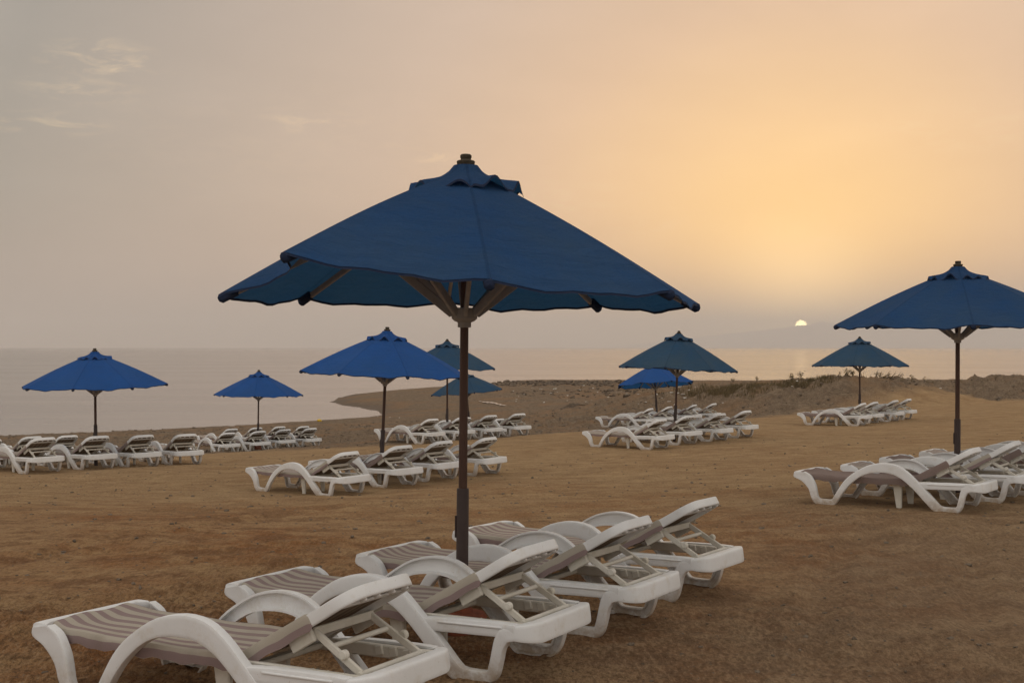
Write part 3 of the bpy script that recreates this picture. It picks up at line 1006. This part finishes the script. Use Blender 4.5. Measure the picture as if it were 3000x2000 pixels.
# ------------------------------------------------------------------ parasols
def make_umbrella(spec):
    """one parasol; every length along its own pole axis"""
    (label, x, y, z0, H, Rad, rot, lean, canvas, tips, hs, base) = spec
    fold = 'lifted corner' in label
    root = empty('beach_umbrella', (x, y, z0), (lean[1], lean[0], 0))
    tag(root, label, 'umbrella', 'blue beach umbrellas')
    top = H - .073                       # height of the canopy's peak
    rim = top - .775 * hs
    hub = rim - (.150 if fold else .185)
    p = MB().tube((0, 0, .3), (0, 0, top - .02), .0265, .024, 16).build('pole', M_POLE, root)
    s = MB()
    s.lathe([(.0, -.3), (.0365, -.3), (.0365, .835), (.034, .842), (.028, .842), (.0, .842)], n=18)
    s.bar((-.040, 0, .68), (-.040, 0, .55), .012, .02, up=(0, 1, 0))
    s.build('sleeve', M_SLEEVE, root)
    h = MB()
    h.lathe([(.027, hub - .035), (.037, hub - .034), (.040, hub - .030), (.040, hub - .004), (.060, hub + .004), (.076, hub + .018), (.078, hub + .075), (.070, hub + .082), (.027, hub + .082)], n=16)
    uh = MB()
    uh.lathe([(.03, top - .17), (.075, top - .168), (.08, top - .15), (.08, top - .11), (.03, top - .10)], n=16)
    h.build('hub', M_TIMBER, root)
    uh.build('crown', M_TIMBER, root)
    f = MB()
    f.lathe([(.0, top - .02), (.048, top - .02), (.047, top + .004), (.053, top + .014), (.055, top + .028), (.050, top + .033), (.034, top + .037), (.030, top + .043), (.034, top + .051),
             (.034, top + .064), (.028, top + .071), (.0, top + .073)], n=20)
    f.build('finial', M_FINIAL, root)
    if base:
        b = MB()
        b.lathe([(0, -.1), (.155, -.1), (.150, .085), (.135, .105), (.07, .112), (.06, .135), (.038, .14), (.0, .14)], n=24)
        b.build('base', M_BASE, root)
    angs = [R(rot + 45 * k) - math.pi / 2 for k in range(8)]
    tip = [Vector((Rad * math.cos(a), Rad * math.sin(a), rim + tips[k])) for k, a in enumerate(angs)]
    # ribs under the canvas and the struts that push them up
    for k, a in enumerate(angs):
        dv = Vector((math.cos(a), math.sin(a), 0))
        inner = dv * .075 + Vector((0, 0, top - .135))
        outer = tip[k] - dv * .015 - Vector((0, 0, .030))
        rb = MB().bar(inner, outer, .022, .036).build('rib', M_TIMBER, root)
        joint = inner.lerp(outer, .42) - Vector((0, 0, .012))
        MB().bar(dv * .070 + Vector((0, 0, hub + .045)), joint, .024, .052).build('strut', M_TIMBER, rb)
        pk = MB()
        e = (tip[k] - inner).normalized()
        pk.bar(tip[k] - e * .115 - Vector((0, 0, .030)), tip[k] + e * .012 - Vector((0, 0, .034)), .052, .056, bev=.3)
        pk.build('pocket', M_HEM, rb)
    # canvas: eight panels pulled over the ribs, hollow between them, hem hanging a little low
    NP, NV = 14, 18
    peak = top - .035
    rs = random.Random(int(abs(x) * 100 + y * 10))
    sagk = [rs.uniform(.7, 1.3) for _ in range(8)]
    phk = [rs.uniform(0, 6.28) for _ in range(8)]
    g, uv = [], []
    for iv in range(NV + 1):
        v = iv / NV
        row, ru = [], []
        for iu in range(8 * NP + 1):
            k, q = (iu // NP) % 8, (iu % NP) / NP
            a0, a1 = tip[k], tip[(k + 1) % 8]
            ri, r0 = .055, Vector((0, 0, peak))

            def ribpt(t):
                d = Vector((t.x, t.y, 0)).normalized()
                st = r0 + d * ri
                pt = st.lerp(t, v)
                pt.z += .030 * math.sin(math.pi * v) * (1 - .2 * v)
                return pt
            A, B = ribpt(a0), ribpt(a1)
            pt = A.lerp(B, q)
            bow = 4 * q * (1 - q)
            pt.z -= bow * v * (.020 * sagk[k] + .020 * v ** 5) * 1.0
            # hem scallops outward of the straight line, flutters slightly
            if fold and k == 6:                                  # this panel is blown in towards the pole
                f_ = math.sin(math.pi * min(1, q * 1.05)) ** .8 * v ** 2.5
                pt = pt.lerp(Vector((0, 0, pt.z + .10)), .17 * f_)
                pt.z += .035 * f_
            out = Vector((pt.x, pt.y, 0))
            if out.length > 1e-6:
                pt += out.normalized() * bow * .012 * v ** 3
            pt.z += (.010 * math.sin(q * 11 + phk[k]) + .007 * math.sin(q * 23 + phk[k] * 2)) * v ** 6 * bow
            pt.z += .004 * math.sin(q * 19 + v * 13 + phk[k]) * bow * v
            row.append(pt)
            ru.append((iu / NP, v))
        g.append(row)
        uv.append(ru)
    m = MB().sheet(g, uv)
    cano = m.build('canopy', canvas, root, angle=60)
    hm = MB()
    last, prev = g[-1], g[-2]
    hm.sheet([[p - (p - q).normalized() * .006 - Vector((0, 0, .002)) for p, q in zip(last, prev)], [p + (p - q).normalized() * .003 - Vector((0, 0, .011)) for p, q in zip(last, prev)]])
    hm.build('hem', M_HEM, cano)
    # small vent canopy on top with a wavy free edge
    g, uv = [], []
    for iv in range(11):
        v = iv / 10
        row, ru = [], []
        for iu in range(8 * NP + 1):
            k, q = (iu // NP) % 8, (iu % NP) / NP
            a = R(rot + 45 * (iu / NP)) - math.pi / 2
            bow = 4 * q * (1 - q)
            r = .072 + (.345 - .018 * bow - .072) * v
            z = top + .004 - .030 * (1 - math.exp(-v * 9)) - .125 * v ** .9
            z += (.030 * math.sin(q * 6.283 * (1.0 + .5 * (sagk[k] > 1)) + phk[k]) * bow ** .6 + .040 * bow * sagk[k]) * v ** 2.2
            z -= .012 * v ** 8
            row.append(Vector((r * math.cos(a), r * math.sin(a), z)))
            ru.append((iu / NP, v * .3))
        g.append(row)
        uv.append(ru)
    vt = MB().sheet(g, uv).build('vent_cap', canvas, root, angle=60)
    hv = MB()
    last = g[-1]
    hv.sheet([[p + Vector((0, 0, .002)) for p in last], [p + Vector((p.x * .012, p.y * .012, -.012)) for p in last]])
    hv.build('hem', M_HEM, vt)
    return root


Z8 = (0,) * 8
UMB = [
    ('large deep blue umbrella with one lifted corner, standing between the front loungers', -.30, 7.5, 0, 2.83, 1.425, 7, (.009, .0), M_DEEP, (.03, .01, -.02, .0, .02, .02, .0, .175), 1.0, True),
    ('deep blue umbrella cut off by the right edge of the photo', 5.21, 14.75, 0, 2.69, 1.395, 32, (.002, .01), M_DEEP, (.035, .05, .0, .02, 0, -.01, -.01, -.015), .86, False),
    ('bright blue umbrella on a leaning pole, left of the large front umbrella', -2.175, 20.9, -.53, 2.55, 1.42, 20, (.042, 0), M_BRIGHT, Z8, .89, False),
    ('faded blue umbrella half hidden behind the front umbrella pole, standing tall against the sea', -1.80, 35.0, -.86, 2.77, 1.42, 24, (0, .0), M_FADED, Z8, .95, False),
    ('bright blue umbrella at the far left of the beach with a shortened pole', -8.42, 25.5, -.73, 2.39, 1.45, 2, (-.008, .01), M_BRIGHT, (0, .0, .035, .0, 0, .02, 0, 0), .88, False),
    ('small bright blue umbrella near the left shore, whole canopy against the water', -8.36, 41.45, -1.66, 2.60, 1.44, 6, (.012, 0), M_BRIGHT, Z8, .95, True),
    ('tall faded blue umbrella left below the setting sun, overlapping a brighter one', 3.80, 29.5, -.52, 2.59, 1.40, 26, (.045, -.01), M_FADED, (0, 0, 0, 0, 0, 0, 0, .02), 1.04, False),
    ('low bright blue umbrella with its underside showing, behind the tall faded one', 5.05, 43.7, -.98, 2.18, 1.38, 18, (-.05, -.11), M_BRIGHT, Z8, .93, False),
    ('faded blue umbrella standing before the gravel bank, right of the sun', 10.52, 38.1, -.57, 2.58, 1.42, 22, (.002, -.015), M_FADED, Z8, 1.03, False),
    ('faded drooping umbrella with tilted canopy, half hidden low behind the front pole', -1.52, 46.0, -1.5, 2.32, 1.32, 14, (-.085, 0), M_FADED, Z8, .88, False),
]
for sp in UMB:
    make_umbrella(sp)

# ------------------------------------------------------------------ sea, hills, air
sea = MB()
rr = [0.0, 60, 200, 600, 2000, 6000, 14800]
sea.v.append((0, 0, SEA))
NS = 96
for r in rr[1:]:
    for i in range(NS):
        sea.v.append((r * math.cos(2 * math.pi * i / NS), r * math.sin(2 * math.pi * i / NS), SEA))
for i in range(NS):
    sea.f.append((0, 1 + i, 1 + (i + 1) % NS))
for k in range(len(rr) - 2):
    for i in range(NS):
        a, b = 1 + k * NS + i, 1 + k * NS + (i + 1) % NS
        sea.f.append((a, b, b + NS, a + NS))
tag(sea.build('sea', M_SEA), kind='structure')

HILL_D = 13800.0
prof = [(1700, 1017), (1760, 1015), (1830, 1010), (1900, 1003), (1970, 996), (2050, 987), (2150, 975), (2230, 967), (2290, 961), (2330, 955), (2365, 951), (2406, 942), (2430, 944), (2460, 949), (2545, 960), (2640, 966), (2740, 958), (2850, 962), (2960, 955), (3080, 960), (3250, 950), (3500, 965), (3800, 990), (4200, 1017)]
hx = np.linspace(1700, 4200, 420)
hy = np.interp(hx, [p[0] for p in prof], [p[1] for p in prof])
g = []
for j, (kk, dz) in enumerate(((0, 1.0), (.25, .55), (.6, .22), (1.0, 0.0))):
    row = []
    for px, py in zip(hx, hy):
        D = HILL_D - kk * 1500
        hgt = max(0, (1017 - py) / F_PX * HILL_D)
        nzv = float(fbm(np.array([px * .03 + j * 3.1]), np.array([j * 2.7]), 4)[0])
        row.append(((px - 1500) / F_PX * D, D + nzv * 300, SEA - .5 + hgt * (dz + .12 * nzv * (1 if 0 < kk < 1 else .15)) + (EYE - SEA) * dz))
    g.append(row)
tag(MB().sheet(g).build('hills', hills_material()), kind='structure')

hb = MB()
X0, X1, Y0, Y1, Z0, Z1 = -15500, 15500, -15500, 15500, SEA - 2.2, 330
hb.v = [(X0, Y0, Z0), (X1, Y0, Z0), (X1, Y1, Z0), (X0, Y1, Z0), (X0, Y0, Z1), (X1, Y0, Z1), (X1, Y1, Z1), (X0, Y1, Z1)]
hb.f = [(0, 3, 2, 1), (4, 5, 6, 7), (0, 1, 5, 4), (1, 2, 6, 5), (2, 3, 7, 6), (3, 0, 4, 7)]
mh = bpy.data.materials.new('dusty air')
mh.use_nodes = True
th = NT(mh.node_tree)
vol = th.n('ShaderNodeVolumePrincipled', {'Color': (.999, .962, .920), 'Density': 2.15e-4, 'Anisotropy': .35})
th.n('ShaderNodeOutputMaterial', {1: vol.outputs[0]})
HAZE = True
if HAZE:
    tag(hb.build('haze', mh, smooth=False), kind='stuff')


# ------------------------------------------------------------------ stones, rubbish and plants on the far bank
def scatter(name, spots, material, label, cat, shape=(1, .8, .55), jag=.28):
    """loose bits nobody could count, as one object; spots = x, y, size"""
    base = [(1, 0, 0), (-1, 0, 0), (0, 1, 0), (0, -1, 0), (0, 0, 1), (0, 0, -1)]
    k = .66
    base += [(k * a, k * b, k * c) for a in (1, -1) for b in (1, -1) for c in (1, -1)]
    base = np.array(base)
    tri = []
    for a in (0, 1):
        for b in (2, 3):
            for c in (4, 5):
                q = 6 + (0 if base[a][0] > 0 else 4) + (0 if base[b][1] > 0 else 2) + (0 if base[c][2] > 0 else 1)
                tri += [(a, b, q), (b, c, q), (c, a, q)]
    tri = np.array(tri)
    sp = np.array(spots)
    z = height(sp[:, 0], sp[:, 1])
    V, Fc = [], []
    for i, (x, y, r) in enumerate(sp):
        sc = np.array(shape) * r * (1 + rng.uniform(-.3, .3, 3))
        p = base * (1 + rng.uniform(-jag, jag, (14, 1))) * sc
        a = rng.uniform(0, 6.28)
        ca, sa = math.cos(a), math.sin(a)
        p = np.stack([p[:, 0] * ca - p[:, 1] * sa + x, p[:, 0] * sa + p[:, 1] * ca + y, p[:, 2] + z[i] + sc[2] * .15], 1)
        V.append(p)
        Fc.append(tri + 14 * i)
    m = MB()
    m.v = [tuple(q) for q in np.concatenate(V)]
    m.f = [tuple(int(k) for k in q) for q in np.concatenate(Fc)]
    return tag(m.build(name, material, smooth=False), label, cat, kind='stuff')


def view_spots(n, x0, x1, y0, y1, size, keep=None):
    out = []
    while len(out) < n:
        px, py = rng.uniform(x0, x1), rng.uniform(y0, y1)
        x, y, z = at(px, py)
        if keep is None or keep(x, y):
            out.append((x + rng.normal(0, .1), y + rng.normal(0, .3), size(y)))
    return out


def land_spots(n, x0, x1, y0, y1, size):
    """even in plan: over the gravel shore and the bank"""
    out = []
    while len(out) < n:
        y = rng.uniform(y0, y1)
        x = rng.uniform(-.5, .5) * y
        if x0 < x < x1 and grey_amount(np.array([x]), np.array([y]))[0] > rng.uniform(.3, .9) and shore_dist(np.array([x]), np.array([y]))[0] > .2:
            out.append((x, y, size(y)))
    return out


peb = land_spots(6000, -30, 36, 24, 72, lambda y: rng.choice([.020, .030, .042, .055, .085], p=[.3, .32, .25, .10, .03]) * min(1.25, y / 45))
scatter('pebbles', peb, M_STONE, 'grey brown pebbles strewn over the gravel shore and bank', 'pebbles')
few = [(rng.uniform(-.45, .45) * y, y, rng.choice([.005, .008, .012, .018], p=[.45, .3, .18, .07]) * (1 + y / 30)) for y in 5.3 + 24 * rng.random(2600) ** 1.4]
scatter('stones', few, M_STONE, 'small dark stones lying on the orange sand', 'stones')
lit = view_spots(50, 1480, 2120, 1140, 1185, lambda y: rng.uniform(.05, .12)) + view_spots(24, 1550, 2080, 1122, 1140, lambda y: rng.uniform(.08, .2)) + \
    view_spots(5, 2000, 2950, 1120, 1180, lambda y: rng.uniform(.05, .1)) + view_spots(10, 1000, 1200, 1215, 1260, lambda y: rng.uniform(.04, .08))
scatter('litter', lit, M_LITTER, 'pale scraps of litter scattered on the gravel below the far bank', 'litter', (1, .7, .35), .4)
rub = view_spots(420, 1440, 2010, 1117, 1132, lambda y: rng.uniform(.10, .34)) + view_spots(120, 1500, 1900, 1140, 1165, lambda y: rng.uniform(.06, .2))
scatter('rubble', rub, M_DIRT, 'dark rubble and clods along the crest beyond the shore', 'rubble', (1, .8, .5), .4)

# heap of driftwood and rubbish on the gravel
hx0, hy0, hz0 = at(1690, 1194)
heap = empty('debris_heap', (hx0, hy0, hz0))
tag(heap, 'low dark heap of driftwood and rubbish lying on the gravel', 'debris heap')
m = MB()
gr = []
for r in np.linspace(0, 1, 12):
    row = []
    for a in np.linspace(0, 2 * math.pi, 41):
        w_ = 1 + .35 * math.sin(a * 3 + .5) + .2 * math.sin(a * 5)
        X_, Y_ = .85 * r * w_ * math.cos(a), .6 * r * w_ * math.sin(a)
        lump = float(fbm(np.array([X_ * 3.1 + 5]), np.array([Y_ * 3.1]), 4, .65)[0])
        row.append((X_, Y_, .20 * (1 - r ** 1.6) * (1 + 1.3 * lump) - .06 + .12 * lump * (1 - r)))
    gr.append(row)
m.sheet(gr)
m.build('mound', M_DIRT, heap, smooth=False)
for i in range(7):
    a = rng.uniform(0, 6.28)
    c = Vector((rng.normal(0, .6), rng.normal(0, .3), .16))
    d = Vector((math.cos(a), math.sin(a), rng.uniform(-.1, .35))) * rng.uniform(.3, .6)
    MB().tube(c - d, c + d, .022, .012, 7).build('stick', M_TWIG, heap)

# yellow floats washed up at the waterline
for px, py, sc, lab in ((838, 1236, 1.0, 'yellow float at the waterline, largest of three'), (936, 1234.5, .72, 'yellow float at the waterline nearest the bay'), (738, 1240.5, .6, 'yellow float at the waterline above the small umbrella row')):
    x, y, z = at(px, py)
    f = empty('float', (x, y, z + .05))
    f.scale = (sc,) * 3
    f.rotation_euler = (.1, .15, rng.uniform(0, 3))
    tag(f, lab, 'float', 'yellow floats at the waterline')
    MB().lathe([(0, -.12), (.10, -.11), (.19, -.05), (.21, .01), (.18, .08), (.09, .125), (0, .13)], n=16).build('body', M_YELLOW, f)
    MB().tube((0, 0, .11), (0, 0, .17), .03, n=10).build('lug', M_YELLOW, f)

# dry grass on the crest of the bank
V, Fc = [], []


def tuft(x, y, z, hgt, n, spread, lean=.25):
    for _ in range(n):
        bx, by = x + rng.normal(0, spread), y + rng.normal(0, spread)
        h = hgt * rng.uniform(.45, 1.15)
        a = rng.uniform(0, 6.28)
        wd = rng.uniform(.008, .02)
        lx, ly = rng.normal(0, lean) * h, rng.normal(0, lean) * h
        c, s_ = math.cos(a) * wd, math.sin(a) * wd
        b = len(V)
        V.extend([(bx - c, by - s_, z - .04), (bx + c, by + s_, z - .04), (bx + lx * .4 + c * .7, by + ly * .4 + s_ * .7, z + h * .55), (bx + lx * .4 - c * .7, by + ly * .4 - s_ * .7, z + h * .55), (bx + lx, by + ly, z + h)])
        Fc.extend([(b, b + 1, b + 2, b + 3), (b + 3, b + 2, b + 4)])


dens = lambda px: np.interp(px, [1700, 1900, 2040, 2120, 2230, 2290, 2345, 2420, 2450, 2700, 3000], [.08, .15, .45, .9, 1, .5, .95, .7, .12, .08, .1])
nt_ = 0
while nt_ < 430:
    px = rng.uniform(1700, 2470)
    if rng.random() > dens(px):
        continue
    cyl = np.interp(px, [1700, 1900, 2060, 2240, 2330, 2420, 2480], [1119, 1132, 1131, 1121, 1115, 1109, 1105])
    x, y, z = at(px, cyl + 1.0 + abs(rng.normal(0, 9)) + (rng.uniform(0, 18) if px < 2300 else 0))
    clump = vnoise(np.array([px * .045]), np.array([y * .4]))[0] + .5
    tuft(x, y, hz(x, y), (.08 + .25 * clump ** 1.5) * (.55 if px < 2000 else 1), int(7 + 10 * clump), .13)
    nt_ += 1
for px in rng.uniform(2480, 2990, 40):
    cyl = np.interp(px, [2480, 2530, 2600, 2660, 2880, 2915, 2940, 3000], [1105, 1103, 1106, 1118, 1119, 1112, 1098, 1096])
    x, y, z = at(px, cyl + 1.5)
    tuft(x, y, hz(x, y), rng.uniform(.08, .3), 3, .1)
m = MB()
m.v, m.f = V, Fc
tag(m.build('dry_grass', M_GRASS, smooth=False), 'dry brown grass growing along the crest of the bank', 'grass', kind='stuff')


def shrub(px, py, hgt, wid, label, leafy):
    x, y, z = at(px, py)
    o = empty('dry_shrub', (x, y, hz(x, y)))
    tag(o, label, 'shrub', 'dry shrubs on the bank crest')
    st, lf = MB(), MB()
    for _ in range(6 if leafy else 4):
        a = rng.uniform(0, 6.28)
        r = wid * rng.uniform(.2, 1)
        top = Vector((r * math.cos(a), r * math.sin(a), hgt * rng.uniform(.6, 1.0)))
        midp = top * .5 + Vector((0, 0, hgt * .12))
        st.tube((0, 0, -.04), midp, .010, .007, 6)
        st.tube(midp, top, .007, .003, 6)
        for _ in range(15 if leafy else 7):
            c = midp.lerp(top, rng.uniform(.2, 1.08)) + Vector(rng.normal(0, .045, 3))
            d1 = Vector(rng.normal(0, 1, 3)).normalized() * rng.uniform(.02, .05)
            d2 = d1.orthogonal().normalized() * rng.uniform(.010, .022)
            b = len(lf.v)
            lf.v += [tuple(c - d1), tuple(c + d2), tuple(c + d1), tuple(c - d2)]
            lf.f.append((b, b + 1, b + 2, b + 3))
    st.build('stems', M_TWIG, o, smooth=False)
    lf.build('leaves', M_GRASS, o, smooth=False)


for px, py, h_, w_, lab, leafy in (
        (2484, 1106, .36, .18, 'tallest bushy dry shrub on the bank crest left of the pole', True),
        (2499, 1106, .28, .12, 'small bushy dry shrub beside the tallest one on the crest', True),
        (2455, 1108, .26, .16, 'thin dry shrub on the bank crest above the grass end', False),
        (2567, 1108, .30, .10, 'thin upright dry shrub right of the faded umbrella pole', False),
        (2578, 1107, .26, .05, 'single dry stalk beside the brushwood on the bank crest', False),
        (2672, 1119, .28, .06, 'lone dry stalk on the level crest, left one', False),
        (2708, 1120, .24, .06, 'lone dry stalk on the level crest, right one', False),
        (2148, 1121, .34, .16, 'dark bushy shrub in the grass at the crest left end', True),
        (2217, 1120, .40, .12, 'tall spiky shrub in the middle of the crest grass', True),
        (2320, 1116, .30, .12, 'round shrub at the gap in the crest grass', True),
        (2345, 1115, .38, .18, 'dense shrub right of the gap in the crest grass', True),
        (2916, 1112, .24, .10, 'small dry shrub at the foot of the right hand mound', False)):
    shrub(px, py, h_, w_, lab, leafy)

bx0, by0, bz0 = at(2592, 1107)
br = empty('brushwood', (bx0, by0, bz0))
tag(br, 'tangle of dry branches sticking out of the bank crest', 'branches')
for i in range(9):
    c = Vector((rng.uniform(-.5, .55), rng.uniform(-.15, .15), .0))
    d = Vector((rng.uniform(.15, .55), rng.normal(0, .15), rng.uniform(.05, .34)))
    b = MB().tube(c - d * .3, c + d, .020, .009, 7)
    e = c + d * .6
    b.tube(e, e + Vector((d.x * .2 + .03, d.y, d.z * .7 + .05)), .010, .005, 6)
    b.build('branch', M_TWIG, br)

# shallow puddle shining on the gravel
def wet_material():
    m, t = mat('puddle water')
    P = t.n('ShaderNodeNewGeometry').outputs['Position']
    bp = t.n('ShaderNodeBump', {'Strength': .2, 'Distance': .02, 'Height': t.noise(P, 3, 3)})
    b = t.n('ShaderNodeBsdfPrincipled', {'Base Color': (.12, .09, .07), 'Roughness': .12, 'IOR': 1.34, 'Normal': bp.outputs[0]})
    finish(t, b.outputs[0])
    return m


rows = []
for k, t_ in enumerate(np.linspace(0, 1, 26)):
    x, y, z = at(1402 + 82 * t_, 1175.5 + 13.5 * t_ + 1.2 * math.sin(t_ * 9))
    hw = (.12 + .85 * math.sin(math.pi * t_) ** .7) * (1 + .35 * math.sin(k * 1.7) + .2 * math.sin(k * 4.1))
    rows.append([(x, y + q * hw, hz(x, y) + .05 + .0 * q) for q in (-1, -.5, 0, .5, 1)])
tag(MB().sheet(rows).build('water', wet_material()), kind='structure')
